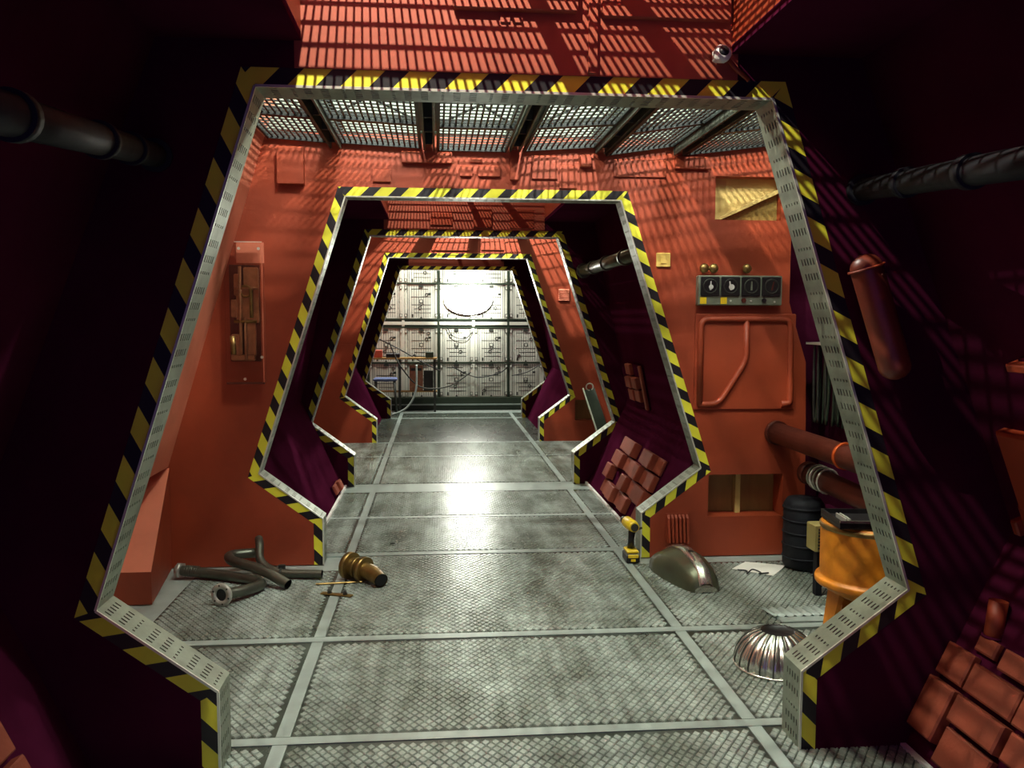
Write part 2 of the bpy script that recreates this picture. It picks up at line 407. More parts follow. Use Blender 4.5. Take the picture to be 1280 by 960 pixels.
# dark bays
def dark_bay(y0, y1, bx, wy0=None):
    wy0 = y0 if wy0 is None else wy0
    for s, nm in ((-1, 'wall_left'), (1, 'wall_right')):
        struct(sheet([(s*bx, 0), (s*(bx+.34), .72), (s*1.05, 2.2)], y0, y1, MAR_SHADE, .03, s).build(nm), 'hexagonal side wall of an unlit bay, coloured dark maroon for its shade')
    k = MB()
    for s in (-1, 1):
        a, b = sorted((s*.64, s*1.07)); k.box((a, wy0, 2.2), (b, y1, 2.225), MAR_SHADE)
        a, b = sorted((s*.64, s*.67)); k.box((a, wy0, 2.225), (b, y1, 3.4), RED)  # well walls take the lit red, slabs the shaded maroon
    if wy0 > y0: k.box((-1.07, y0, 2.2), (1.07, wy0, 2.225), MAR_SHADE); k.box((-.67, wy0-.03, 2.225), (.67, wy0, 3.4), MAR_SHADE)
    k.box((-.67, wy0, 3.4), (.67, y1, 3.43), MAR_SHADE)
    c = struct(k.build('ceiling'), 'dark ceiling slabs either side of a lit overhead well')
    g = MB()
    p = .0185; zg = 2.48
    for i in range(int(1.26/p)+1): g.box((-.63+i*p-.0026, wy0, zg), (-.63+i*p+.0026, y1-.03, zg+.005), WIRE)
    for i in range(int((y1-wy0)/(p*2))): g.box((-.64, wy0+i*p*2-.003, zg+.005), (.64, wy0+i*p*2+.003, zg+.010), WIRE)
    for x in (-.05, .19): g.box((x-.012, wy0, zg+.012), (x+.012, y1-.03, zg+.05), WIRE)
    g.build('wire_grille', c, recalc=False)
    return c
dark_bay(-1.0, yA, 1.28, .9)
dark_bay(yB+TH, yC, 1.02)
dark_bay(yD+TH, yE, 1.02)
# white baseboards
def base(n, a, b, z1=.05):
    struct(MB().box(a, (b[0], b[1], z1), WHITE).build(n), 'thin pale strip along the foot of a wall')
base('baseboard_right', (1.262, .6, 0), (1.28, yA-.002, 0), .012)
base('baseboard_left', (-1.28, .6, 0), (-1.262, yA-.002, 0), .012)
base('baseboard_right', (1.0, 5.2, 0), (1.018, yC-.002, 0), .02)
base('baseboard_left', (-1.018, 5.2, 0), (-1.0, yC-.002, 0), .02)
base('baseboard_left', (-1.86, yA+TH, 0), (-1.845, yB, 0), .16)

# ------------------------------------------------------------------ grille ceiling of the lit bays
def wire_panel(x0, x1, y0, y1, z0, z1, p=.03, wr=.0048):
    """tilted tray: z0 at x0, z1 at x1"""
    g = MB(); zz = lambda x: z0+(z1-z0)*(x-x0)/(x1-x0)
    n = int((x1-x0)/p)
    for i in range(n+1):
        x = x0+(x1-x0)*i/n; z = zz(x); g.box((x-wr, y0, z-.003), (x+wr, y1, z+.003), WIRE)
    m = int((y1-y0)/(p*2.1))
    A = Vector((x1-x0, 0, z1-z0)); L = A.length
    for j in range(m+1):
        y = y0+(y1-y0)*j/m; M = frame((x0, y, z0+.004), A, (0, 1, 0), A.cross(Vector((0, 1, 0))))
        g.box((0, -wr, -.003), (L, wr, .003), WIRE, M)
    return g
bays = [('beside the lit archway header', yA+TH+.35, yB-.02, 'first bay'), ('beyond the dim archway', yC+TH+.3, yD-.02, 'second bay')]
XP = [(-1.165, -.83, 2.385, 2.365), (-.775, -.335, 2.365, 2.345), (-.245, .14, 2.335, 2.335), (.235, .64, 2.34, 2.37), (.70, 1.09, 2.325, 2.385), (1.15, 1.66, 2.335, 2.40)]
ORD = ['first', 'second', 'third', 'fourth', 'fifth', 'sixth']
where = ['sagging black wire grille tray next to the slanting pale red wall', 'black wire grille tray second from the slanting pale red wall', 'black wire grille tray level with the yellow lit joist',
         'black wire grille tray over the ribbed header panel', 'black wire grille tray over the grid shadowed red header', 'black wire grille tray directly over the cream cutout']
for bi, (_, y0, y1, nm) in enumerate(bays):
    for i, (x0, x1, z0, z1) in enumerate(XP):
        lab = where[i] if bi == 0 else 'far wire grille tray over the second lit bay, %s from the slanting wall' % ORD[i]
        t = thing('ceiling_grille', lab, 'grille', ((x0+x1)/2, (y0+y1)/2, 2.33), 'wire grilles over the lit bays')
        stuff(wire_panel(x0, x1, y0, y1, z0, z1, .029 if bi == 0 else .05).build('wire_mesh', t, recalc=False))
        zz = lambda x: z0+(z1-z0)*(x-x0)/(x1-x0)
        ym = y0+(y1-y0)*.66
        for y in (y0, ym, y1-.014): MB().prism([(x0, z0-.012), (x1, z1-.012), (x1, z1+.022), (x0, z0+.022)], 'y', y, y+(.045 if y == ym else .014), WIRE).build('frame_bar', t)
        for x in (x0, x1-.012): MB().box((x, y0, zz(x)-.014), (x+.012, y1, zz(x)+.03), WIRE).build('side_rail', t)
        d = MB()
        d.tube([(x0+.03, ym+.08, zz(x0)+.03), (x1-.03, y0+.5, zz(x1)+.03)], .006, WIRE, 6); d.tube([(x0+.03, y0+.5, zz(x0)+.035), (x1-.03, ym+.08, zz(x1)+.035)], .006, WIRE, 6)
        d.build('cross_brace', t)
    for i, xc in enumerate([-.80, -.29, .185, .67, 1.12]):
        t = thing('ceiling_joist', ['grey joist nearest the slanting pale red wall', 'grey joist second from the slanting pale red wall', 'grey joist with a yellow lit flange at mid ceiling', 'grey joist fourth from the slanting pale red wall', 'grey joist nearest the cream cutout'][i] if bi == 0 else 'far grey joist over the second lit bay, %s from the slanting wall' % ORD[i], 'joist', (xc, y0, 2.33), 'joists between the wire grilles')
        for s in (-1, 1): MB().box((xc+s*.026-.005, y0, 2.325), (xc+s*.026+.005, y1, 2.43), JOIST).build('web', t)
        MB().box((xc-.05, y0, 2.43), (xc+.05, y1, 2.438), JOIST).build('flange', t)  # flange made extra wide so the joists throw broader shadows
        for k in range(6):
            y = y0+.1+k*(y1-y0-.2)/5; MB().box((xc-.02, y, 2.34), (xc+.02, y+.012, 2.42), JOIST).build('spacer', t)

# ------------------------------------------------------------------ wedge buttress at the left wall
def wedge(y0, y1, label):
    mb = MB(); vs = [(-1.845, y0, 0), (-1.645, y0, 0), (-1.736, y1, 0), (-1.845, y1, 0), (-1.845, y0, .162), (-1.645, y0, .162), (-1.736, y1, .566), (-1.845, y1, .566)]
    mb.add(vs, [(3, 2, 1, 0), (0, 1, 5, 4), (1, 2, 6, 5), (2, 3, 7, 6), (3, 0, 4, 7)], RED); mb.add([vs[4], vs[5], vs[6], vs[7]], [(0, 1, 2, 3)], RED_LIT)  # top face uses the lit red to look light-struck
    return tag(mb.build('wedge_buttress'), label, 'buttress')
wedge(4.205, yB-.002, 'red wedge block with a painted lit top at the foot of the slanting wall')

# ------------------------------------------------------------------ things on the face of archway B
# clear plate with gear assembly
yb = yB
t = thing('gear_plate', 'clear acrylic plate over a worn brown gear assembly on the red wall', 'wall fitting', (-1.31, yb, 1.04))
ac = MB().prism([(-1.40, 1.042), (-1.198, 1.042), (-1.198, 1.812), (-1.345, 1.812), (-1.40, 1.62)], 'y', yb-.062, yb-.058, CLEAR).build('acrylic_sheet', t)
MB().box((-1.345, yb-.063, 1.809), (-1.198, yb-.057, 1.813), EDGE).build('edge_highlight', ac); MB().box((-1.40, yb-.063, 1.036), (-1.198, yb-.04, 1.046), DRED).build('edge_shadow', ac)  # pale strip paints the sheet's top highlight, dark strip its bottom shadow
MB().box((-1.201, yb-.063, 1.046), (-1.197, yb-.057, 1.809), RED_LIT).build('side_edge', ac)
MB().box((-1.345, yb-.014, 1.70), (-1.198, yb-.001, 1.812), RED_LIT).build('top_plate', t)
MB().box((-1.375, yb-.012, 1.042), (-1.198, yb-.001, 1.70), RED).build('back_plate', t)
for (x0, z0, x1, z1, d) in [(-1.385, 1.16, -1.22, 1.69, .004), (-1.30, 1.56, -1.225, 1.675, .04), (-1.355, 1.52, -1.33, 1.64, .03), (-1.345, 1.37, -1.225, 1.56, .025), (-1.372, 1.40, -1.345, 1.50, .03), (-1.372, 1.19, -1.32, 1.31, .04), (-1.30, 1.19, -1.245, 1.38, .028), (-1.375, 1.165, -1.25, 1.20, .035)]:
    MB().box((x0, yb-.012-d, z0), (x1, yb-.012, z1), BROWN if d > .01 else DRED, bev=min(.006, d*.4)).build('housing', t)
for (xa, za, xb, zb, r) in [(-1.32, 1.68, -1.32, 1.2, .009), (-1.262, 1.56, -1.262, 1.4, .01), (-1.295, 1.40, -1.295, 1.17, .008), (-1.355, 1.38, -1.235, 1.38, .01), (-1.35, 1.56, -1.22, 1.56, .008), (-1.365, 1.3, -1.36, 1.2, .016)]:
    MB().tube([(xa, yb-.05, za), (xb, yb-.05, zb)], r, BRASS if r > .009 else BROWN, 10).build('rod', t)
MB().ring((-1.29, yb-.05, 1.545), (0, 1, 0), .03, .007, BRASS).build('hook', t)
for (x, z) in ((-1.32, 1.775), (-1.30, 1.065), (-1.207, 1.185), (-1.215, 1.775)): MB().disc((x, yb-.062, z), (0, -1, 0), .008, .006, EDGE, 10).build('screw', t)

# gauge console
t = thing('gauge_console', 'grey console of four black square gauges on the red wall', 'console', (1.487, yb, 1.48))
MB().box((1.24, yb-.05, 1.479), (1.733, yb-.001, 1.650), CONS, bev=.005).build('body', t)
for i in range(4):
    cx = 1.305+i*.1205
    g = MB().box((cx-.054, yb-.062, 1.532), (cx+.054, yb-.05, 1.642), BLKP, bev=.004).build('gauge', t)
    MB().ring((cx, yb-.063, 1.588), (0, 1, 0), .04, .004, DGREY).build('bezel', g)
    MB().disc((cx, yb-.062, 1.588), (0, -1, 0), .036, .003, BLKP).build('dial', g)
    a = [.2, -.5, .1, .9][i]
    MB().prism([(cx-.005, 1.565), (cx+.005, 1.565), (cx+.016*math.sin(a)+.002, 1.616), (cx+.016*math.sin(a)-.004, 1.616)], 'y', yb-.068, yb-.0652, [WHITE, WHITE, CONS, DRED][i]).build('needle', g)
    if i < 2: MB().disc((cx+.003, yb-.0652, 1.583), (0, -1, 0), .013+.003*i, .006, WHITE).build('hub', g)
for i in range(2): MB().box((1.245+i*.12+.005, yb-.053, 1.487), (1.245+i*.12+.042, yb-.05, 1.525), YPL).build('tag_plate', t)
for (cx, m_) in ((1.506, DRED), (1.626, BLKP)): MB().disc((cx, yb-.05, 1.508), (0, -1, 0), .013, .01, m_).build('button', t)
for (x, z) in ((1.43, 1.505), (1.55, 1.505), (1.69, 1.5)): MB().disc((x, yb-.05, z), (0, -1, 0), .006, .004, EDGE, 8).build('screw', t)
for x in (1.272, 1.328, 1.523):
    MB().disc((x, yb-.001, 1.69), (0, -1, 0), .012, .03, BRASS).lathe([(0.001, .0), (.02, .003), (.027, .014), (.027, .022), (.018, .032), (.0005, .034)], BRASS, frame((x, yb-.03, 1.69), (1, 0, 0), (0, 0, 1), (0, -1, 0)), 18).build('brass_knob', t)
MB().tube([(1.272, yb-.045, 1.675), (1.328, yb-.045, 1.705)], .009, BRASS).build('brass_link', t)
t = thing('wall_switch', 'small cream square switch plate beside the bright tape', 'switch', (1.043, yb, 1.697))
MB().box((1.003, yb-.012, 1.697), (1.083, yb-.001, 1.778), mat('cream_plastic', srgb(232, 196, 104), .5), bev=.004).build('plate', t)
MB().box((1.028, yb-.016, 1.715), (1.06, yb-.012, 1.76), mat('cream_plastic', srgb(232, 196, 104), .5), bev=.002).build('rocker', t)

# embossed hatch
t = thing('wall_hatch', 'red embossed hatch with a raised border and slanting rib', 'hatch', (1.54, yb, .87))
MB().box((1.238, yb-.012, .872), (1.838, yb-.001, 1.432), RED, bev=.005).build('panel', t)
pth = bend_path([(1.27, yb-.014, .905), (1.27, yb-.014, 1.40), (1.805, yb-.014, 1.40), (1.815, yb-.014, .905), (1.76, yb-.014, .905)], .05)
MB().tube(pth, .019, RED, 10).build('border_rib', t)
MB().tube(bend_path([(1.27, yb-.014, .93), (1.27, yb-.014, .905), (1.385, yb-.014, .905), (1.546, yb-.014, 1.16), (1.54, yb-.014, 1.395)], .06), .017, RED, 10).build('slanting_rib', t)

# cutouts with boards behind
tag(MB().box((1.346, yb+.075, 1.971), (1.734, yb+.09, 2.216), CREAM).build('plywood_board'), 'cream board seen behind the upper square cutout', 'board')
tag(MB().prism([(1.352, 1.974), (1.382, 1.974), (1.732, 2.132), (1.732, 2.155)], 'y', yb+.012, yb+.05, CREAM).build('diagonal_batten'), 'cream diagonal batten crossing the upper cutout', 'batten')
tag(MB().prism([(1.388, 1.973), (1.732, 1.973), (1.732, 2.128)], 'y', yb+.055, yb+.07, mat('olive_mesh_board', srgb(150, 122, 54), .7, var=.4, scale=60)).build('corner_board'), 'mottled olive triangular board under the diagonal batten', 'board')
tag(MB().box((1.28, yb+TH+.004, .20), (1.85, yb+TH+.02, .53), WOOD).build('plywood_board'), 'bare plywood board seen behind the low cutout', 'board')
tag(MB().box((1.535, yb+.09, .236), (1.565, yb+TH, .486), CREAM).build('timber_stud'), 'pale upright timber stud inside the low cutout', 'stud')
# ribbed vent
t = thing('ribbed_vent', 'small red ribbed vent low on the wall beside the tape', 'vent', (1.152, yb, .085))
MB().box((1.083, yb-.008, .10), (1.222, yb-.001, .262), RED).build('back_plate', t)
for i in range(6):
    x = 1.09+i*.0225; MB().prism([(yb-.008, .255), (yb-.03, .235), (yb-.055, .10), (yb-.05, .088), (yb-.008, .088)], 'x', x, x+.013, RED).build('rib', t)

# cctv camera on the lintel header of A
t = thing('security_camera', 'small white dome security camera above the wide archway tape', 'camera', (.594, yA, 2.16))
MB().box((.575, yA-.04, 2.165), (.615, yA-.021, 2.205), WHITE, bev=.006).build('bracket', t)
MB().lathe([(.001, -.02), (.02, -.018), (.026, -.006), (.026, .008), (.02, .016), (.016, .018)], WHITE, frame((.594, yA-.055, 2.184), (1, 0, 0), (0, .25, .97), (0, -.97, .25)), 20).build('housing', t)
MB().lathe([(.017, .014), (.013, .022), (.006, .026), (.0005, .027)], BLKP, frame((.594, yA-.055, 2.184), (1, 0, 0), (0, .25, .97), (0, -.97, .25)), 18).build('lens', t)
MB().tube([(.61, yA-.03, 2.19), (.65, yA-.022, 2.15), (.69, yA-.02, 2.12)], .007, RED, 8).build('cable', t)

# ------------------------------------------------------------------ loose things on the floor of the first bay
def pipe(name, pts, r, m, label, rad=.07):
    t = thing(name, label, 'pipe', (pts[0][0], pts[0][1], 0), 'pipe lengths dumped on the floor')
    path = bend_path(pts, rad); MB().tube(path, r, m, 16, cap=False).build('tube', t)
    MB().tube(path, r*.86, BLKP, 12, cap=False).build('bore', t)
    return t, path
t, pth = pipe('bent_pipe', [(-1.64, 4.64, .04), (-1.32, 4.53, .032), (-1.14, 4.40, .032), (-1.19, 4.26, .045), (-1.292, 4.160, .056)], .027, GUN, 'long grey bent pipe with a pale round flange on its end', .12)
c = Vector((-1.295, 4.153, .058)); d = Vector((-.38, -.92, .08)).normalized()
MB().disc(c+d*.004, d, .031, .002, BLKP).build('bore_end', t)
f = MB().lathe([(.03, 0), (.056, 0), (.056, .014), (.03, .014), (.03, 0)], FLG, frame(c, d.orthogonal(), d.cross(d.orthogonal()), d), 22).build('flange', t)
u = d.orthogonal().normalized(); v = d.cross(u)
for k in range(6):
    a = k*math.pi/3; MB().disc(c+(u*math.cos(a)+v*math.sin(a))*.045+d*.014, d, .005, .001, DGREY, 8).build('bolt_hole', f)
d = Vector((-.95, .28, 0)).normalized(); c = Vector((-1.625, 4.635, .04))
f = MB().tube([c, c+d*.022], .044, FLG, 6).build('hex_nut', t); MB().tube([c+d*.022, c+d*.03], .034, FLG, 16).build('collar', f)
for k in range(6):
    q = Vector((-1.60, 4.627, .04))+Vector((.95, -.29, 0))*k*.014; MB().ring(q, (.95, -.29, 0), .028, .003, GUN, 16, 6).build('thread', t)
pipe('bent_pipe', [(-1.26, 4.78, .09), (-1.40, 4.71, .10), (-1.36, 4.59, .10), (-1.16, 4.46, .085), (-1.02, 4.37, .031)], .027, GUN, 'grey pipe with a tight hook bend leaning on another pipe', .11)
t, pth = pipe('bent_pipe', [(-1.25, 4.79, .165), (-1.235, 4.74, .155), (-1.22, 4.64, .07), (-1.10, 4.57, .03), (-.87, 4.54, .03)], .023, GUN, 'thin grey pipe with clamp lying beside the bronze elbow', .09)
MB().ring((-1.09, 4.575, .03), (1, -.2, 0), .026, .006, DGREY).build('clamp', t); MB().box((-1.105, 4.57, .05), (-1.07, 4.59, .075), DGREY).build('clamp_lug', t)
MB().disc((-1.26, 4.80, .145), (.3, .2, 1), .006, .01, EDGE, 8).build('bolt', t)
# bronze elbow
t = thing('pipe_elbow', 'bronze flanged pipe elbow lying on the tread floor', 'pipe fitting', (-.65, 4.48, 0))
el = [(-.735, 4.56, .072), (-.655, 4.50, .066), (-.59, 4.44, .055), (-.545, 4.365, .042)]
MB().tube(smooth_path(el, 6), [.046]*8+[.042]*6+[.038]*5, BRASS, 18, cap=False).build('elbow', t)
MB().tube(smooth_path(el[2:], 4)[2:], .032, BLKP, 14).build('bore', t)
for (a, b, r) in ((0, .03, .073), (.06, .075, .055), (.10, .125, .068)):
    d = (Vector(el[1])-Vector(el[0])).normalized(); p = Vector(el[0]); MB().tube([p+d*a, p+d*b], r, BRASS, 22).build('flange', t)
# bracket
t = thing('small_bracket', 'little olive bracket with two upright bolts near the elbow', 'bracket', (-.76, 4.26, 0))
M = Matrix.Translation((-.76, 4.26, .005)) @ Matrix.Rotation(-.35, 4, 'Z')
MB().box((-.085, -.014, 0), (.085, .014, .008), BRASS, M, .002).build('bar', t)
for x in (-.04, .045): MB().tube([M @ Vector((x, 0, .008)), M @ Vector((x, 0, .032))], [.012, .007], DGREY, 8).build('bolt', t)
tag(MB().box((-.12, -.008, 0), (.12, .008, .008), BRASS, Matrix.Translation((-.77, 4.45, .005)) @ Matrix.Rotation(.1, 4, 'Z'), .002).build('flat_bar'), 'thin brass flat bar running towards the bronze elbow', 'bar')
t = thing('metal_offcut', 'tiny pale metal offcut on the open floor', 'scrap', (-.52, 5.24, .004))
MB().box((-.545, 5.225, .004), (-.515, 5.235, .012), DGREY).build('shank', t); MB().box((-.513, 5.24, .004), (-.50, 5.252, .02), EDGE).build('tip', t)

# cordless drill
t = thing('cordless_drill', 'yellow and black cordless drill standing on its battery', 'drill', (.87, 4.74, 0))
x, y = .862, 4.745
MB().box((x-.038, y-.055, .004), (x+.038, y+.06, .058), BLKP, bev=.008).build('battery', t)
MB().box((x-.03, y-.058, .036), (x+.03, y-.05, .056), YPL, bev=.003).build('battery_label', t)
MB().box((x-.013, y-.058, .016), (x+.013, y-.054, .030), YPL).build('maker_plate', t)
MB().box((x-.034, y-.045, .058), (x+.034, y+.05, .078), YPL, bev=.006).build('foot', t)
MB().tube([(x, y+.012, .07), (x, y+.006, .13), (x+.003, y-.006, .185)], [.022, .018, .021], BLKP, 12).build('handle', t)
MB().box((x-.012, y+.016, .15), (x+.012, y+.034, .175), DGREY, bev=.004).build('trigger', t)
MB().tube([(x+.004, y-.06, .215), (x, y-.02, .217), (x-.012, y+.07, .219)], [.028, .034, .033], YPL, 18).build('motor_housing', t)
MB().disc((x+.004, y-.06, .215), (.05, -1, 0), .022, .006, DGREY).build('vent_cap', t)
MB().tube([(x-.013, y+.07, .219), (x-.022, y+.12, .221)], [.03, .02], BLKP, 16).build('chuck', t)
MB().tube([(x+.03, y-.03, .2), (x+.055, y-.028, .205)], .007, DGREY, 8).build('belt_hook', t)

# metal cowl
t = thing('metal_cowl', 'olive metal cowl with a pale raised spine lying on the floor', 'cowl', (1.08, 4.4, 0))
secs = [(4.66, 1.06, .10, .02), (4.62, 1.06, .125, .10), (4.52, 1.07, .135, .135), (4.40, 1.085, .13, .15), (4.28, 1.10, .11, .135), (4.19, 1.112, .085, .10), (4.15, 1.116, .06, .035)]
vs, fs, n = [], [], 14
for (yy, cx, hw, hh) in secs:
    for k in range(n+1):
        a = math.pi*k/n; rr = 1+(.1 if 5 <= k <= 9 else 0)
        vs.append((cx+hw*math.cos(a)*(1 if abs(math.cos(a)) > .4 else 1), yy, .004+hh*max(0, math.sin(a))**.7*(1.08 if 6 <= k <= 8 else 1)))
for i in range(len(secs)-1):
    for k in range(n): fs.append((i*(n+1)+k, i*(n+1)+k+1, (i+1)*(n+1)+k+1, (i+1)*(n+1)+k))
sh = MB().add(vs, fs, OLIVE, True); e0 = len(secs)-1
sh.add([vs[e0*(n+1)+k] for k in range(n+1)], [list(range(n+1))], SILVER); sh.add([vs[k] for k in range(n+1)], [list(range(n, -1, -1))], OLIVE)
sh.build('shell', t)
sp = MB(); P_ = [Vector((cx, yy, .004+hh*1.08+.004)) for (yy, cx, hw, hh) in secs[1:]]
vs = []
for p in P_: vs += [p+Vector((-.034, 0, -.012)), p+Vector((-.022, 0, .004)), p+Vector((.022, 0, .004)), p+Vector((.034, 0, -.012))]
sp.add(vs, [(i*4+k, i*4+k+1, i*4+5+k, i*4+4+k) for i in range(len(P_)-1) for k in range(3)], SILVER, True); sp.build('spine', t)
MB().disc((1.092, 4.345, .164), (0, -.2, 1), .017, .003, BLKP).build('bolt_hole', t)
MB().box((1.085, 4.142, .012), (1.147, 4.148, .035), SILVER).build('end_plate', t)

# paper and wire
tag(MB().prism([(1.392, 4.547), (1.516, 4.675), (1.718, 4.583), (1.571, 4.40)], 'z', .0045, .006, PAPER).build('paper_sheet'), 'white sheet of paper lying on the tread floor', 'paper')
tag(MB().tube(smooth_path([(1.41, 4.51, .01), (1.45, 4.48, .013), (1.44, 4.44, .01), (1.48, 4.47, .022), (1.52, 4.45, .01), (1.50, 4.42, .014), (1.56, 4.44, .01)], 6), .004, BLKP, 6).build('wire_scrap'), 'curl of dark wire resting on the white paper', 'wire')

# ribbed dome
t = thing('ribbed_dome', 'polished ribbed metal dome with a dark hole in its top', 'dome', (1.115, 3.24, 0))
NG = 20
def gore(a, z): return 1-.045*(abs(math.cos(a*NG/2))**14)
prof = [(.165, .004), (.168, .028), (.160, .062), (.138, .10), (.102, .132), (.068, .148)]
M = Matrix.Translation((1.115, 3.24, 0)) @ Matrix.Rotation(.12, 4, 'Y')
MB().lathe(prof, SILVER, Matrix.Translation((1.115, 3.24, 0)), 160, gore).build('shell', t)
MB().lathe([(.068, .148), (.062, .14), (.0005, .138)], BLKP, Matrix.Translation((1.115, 3.24, 0)), 32).build('opening', t)
for k in range(NG):
    a = (k+.5)*2*math.pi/NG
    MB().tube([(1.115+q*math.cos(a)*1.004, 3.24+q*math.sin(a)*1.004, zz_) for (q, zz_) in prof], .0035, DGREY, 5).build('seam', t)
MB().ring((1.115, 3.24, .008), (0, 0, 1), .168, .006, SILVER, 40, 6).build('rim', t)
# corrugated plate
cp = MB(); nx = 40
vs = []
for i in range(nx+1):
    x = 1.32+i*.34/nx; z = .012+.008*math.sin(i*2*math.pi/5)
    vs += [(x, 3.76, z), (x-.02, 3.88, z), (x-.02, 3.88, z-.003), (x, 3.76, z-.003)]
for i in range(nx):
    for k in range(4): cp.f.append([i*4+k, i*4+(k+1) % 4, i*4+4+(k+1) % 4, i*4+4+k]); cp.m.append(0); cp.sm.append(True)
cp.v = vs; cp.mats = [STRIP]
t = thing('corrugated_sheet', 'pale corrugated metal sheet on the floor behind the dome', 'sheet', (1.45, 3.72, 0))
cp.build('corrugation', t); MB().box((1.33, 3.70, .004), (1.66, 3.76, .010), STRIP).build('flat_edge', t)
t = thing('folded_leaflet', 'small folded white leaflet with a red edge behind the dome', 'leaflet', (1.34, 3.51, 0))
MB().prism([(1.23, 3.53), (1.34, 3.57), (1.38, 3.49), (1.27, 3.45)], 'z', .005, .012, PAPER).build('sheet', t)
MB().prism([(1.212, 3.60), (1.222, 3.605), (1.255, 3.47), (1.243, 3.468)], 'z', .005, .03, DRED).build('edge', t)

# orange hopper
bx_, by_ = 1.615, 3.47
t = thing('orange_hopper', 'orange enamel hopper on splayed legs behind the wide archway edge', 'hopper', (bx_, by_, 0))
M = Matrix.Translation((bx_, by_, 0))
MB().lathe([(.165, .50), (.185, .53), (.20, .53), (.205, .515), (.203, .30), (.204, .289), (.221, .285), (.224, .278), (.224, .262), (.220, .256), (.195, .25), (.185, .235), (.12, .20), (.0005, .19)], ORANGE, M, 40).build('drum', t)
MB().lathe([(.165, .50), (.0005, .49)], DGREY, M, 32).build('inside', t)
MB().lathe([(.205, .50), (.209, .505), (.209, .518), (.204, .522)], BRASS, M, 40).build('rim_band', t)
for k in range(4):
    a = math.pi*.25+math.pi*.5*k+.75; ca, sa = math.cos(a), math.sin(a)
    p0 = Vector((bx_+.15*ca, by_+.15*sa, .25)); p1 = Vector((bx_+.19*ca, by_+.19*sa, .004)); q = Vector((-sa, ca, 0))
    MB().add([p0-q*.06, p0+q*.06, p1+q*.035, p1-q*.035]+[p+Vector((-.02*ca, -.02*sa, 0)) for p in (p0-q*.06, p0+q*.06, p1+q*.035, p1-q*.035)],
             [(0, 1, 2, 3), (7, 6, 5, 4), (0, 3, 7, 4), (1, 5, 6, 2), (0, 4, 5, 1), (3, 2, 6, 7)], ORANGE).build('leg', t)
# black tray on hopper
t = thing('black_tray', 'black ribbed plastic tray with a silver front edge on the hopper', 'tray', (1.58, 3.42, .54))
M = Matrix.Translation((1.565, 3.42, .545)) @ Matrix.Rotation(-.12, 4, 'Z')
MB().box((-.15, -.12, -.010), (.16, .12, .006), BLKP, M, .003).build('base', t)
for (a, b) in (((-.15, -.12, .006), (.16, -.112, .026)), ((-.15, .112, .006), (.16, .12, .026)), ((-.15, -.112, .006), (-.142, .112, .026)), ((.152, -.112, .006), (.16, .112, .026))): MB().box(a, b, BLKP, M).build('side', t)
MB().box((-.152, -.126, .018), (.162, -.118, .028), SILVER, M).build('front_edge', t)
for x in (-.12, -.105, .09): MB().box((x, -.10, .006), (x+.006, .02, .030), EDGE, M).build('divider', t)
# louvred box
t = thing('louvre_box', 'small yellow grey louvred box between hopper and pipes', 'vent box', (1.70, 4.02, 0))
MB().box((1.625, 4.02, .24), (1.70, 4.12, .375), mat('yellow_grey', srgb(168, 156, 96), .5, .2), bev=.004).build('case', t)
for k in range(7): MB().box((1.64, 4.014, .255+k*.016), (1.69, 4.02, .263+k*.016), DGREY).build('louvre', t)
MB().box((1.655, 4.06, .004), (1.685, 4.10, .24), DKMETAL).build('stand', t)
# dark ribbed tank under the pipes
t = thing('ribbed_tank', 'dark ribbed drum under the copper ringed pipes', 'drum', (1.85, 4.45, 0))
MB().lathe([(.0005, .012), (.10, .012), (.11, .03), (.11, .37), (.09, .40), (.0005, .41)], DKMETAL, Matrix.Translation((1.80, 4.55, 0)), 28).build('body', t)
for k in range(5): MB().ring((1.80, 4.55, .07+k*.07), (0, 0, 1), .11, .006, DKMETAL, 28, 6).build('hoop', t)
# pipes on the right
def wall_pipe(pts, r, label, rings, m):
    t = thing('wall_pipe', label, 'pipe', pts[0]); MB().tube(bend_path(pts, .1), r, m, 20).build('tube', t)
    for (q, d, mm, R, h) in rings: MB().tube([q, Vector(q)+Vector(d).normalized()*h], R, mm, 22).build('ring', t)
    return t
wall_pipe([(1.735, yB-.003, .735), (1.80, 3.9, .71), (1.83, 3.2, .69)], .062, 'brown pipe with a bright orange ring leaving the red wall', [((1.79, 4.08, .715), (.07, -.9, -.03), COPPER, .070, .02), ((1.738, yB-.004, .735), (.07, -.9, -.03), DRED, .072, .03)], DRED)
wall_pipe([(1.84, 4.62, .535), (1.87, 3.9, .50), (1.89, 3.2, .48)], .058, 'lower dark brown pipe with wrapped plastic collar above the drum', [((1.84, 4.6, .535), (.04, -.9, -.04), DRED, .066, .05)], DRED)
t = thing('plastic_wrap', 'crumpled clear plastic collar wrapped round the lower pipe', 'wrap', (1.845, 4.5, .53))
for k in range(4): MB().ring((1.846+.004*k, 4.48-.03*k, .53-.002*k), (.05*random.uniform(-3, 3), 1, random.uniform(-.15, .15)), .066, .007, EDGE if k % 2 else STEEL, 18, 6).build('fold', t)
# hose bundle
t = thing('hose_curtain', 'dark green curtain of fine hanging cables beside the red wall edge', 'cables', (1.98, 4.6, .78))
for k in range(26):
    y = 4.79-k*.022; x = 1.945+.02*math.sin(k*1.7)+.004*k; MB().tube(smooth_path([(x, y, 1.26), (x+.006*math.sin(k), y-.004, 1.0), (x+.01*math.cos(k*2.1), y, .80)], 4), .008, DGREEN if k % 3 else DGREY, 6).build('cable', t)
MB().box((1.90, 4.2, 1.255), (2.04, 4.81, 1.268), EDGE).build('top_rail', t)
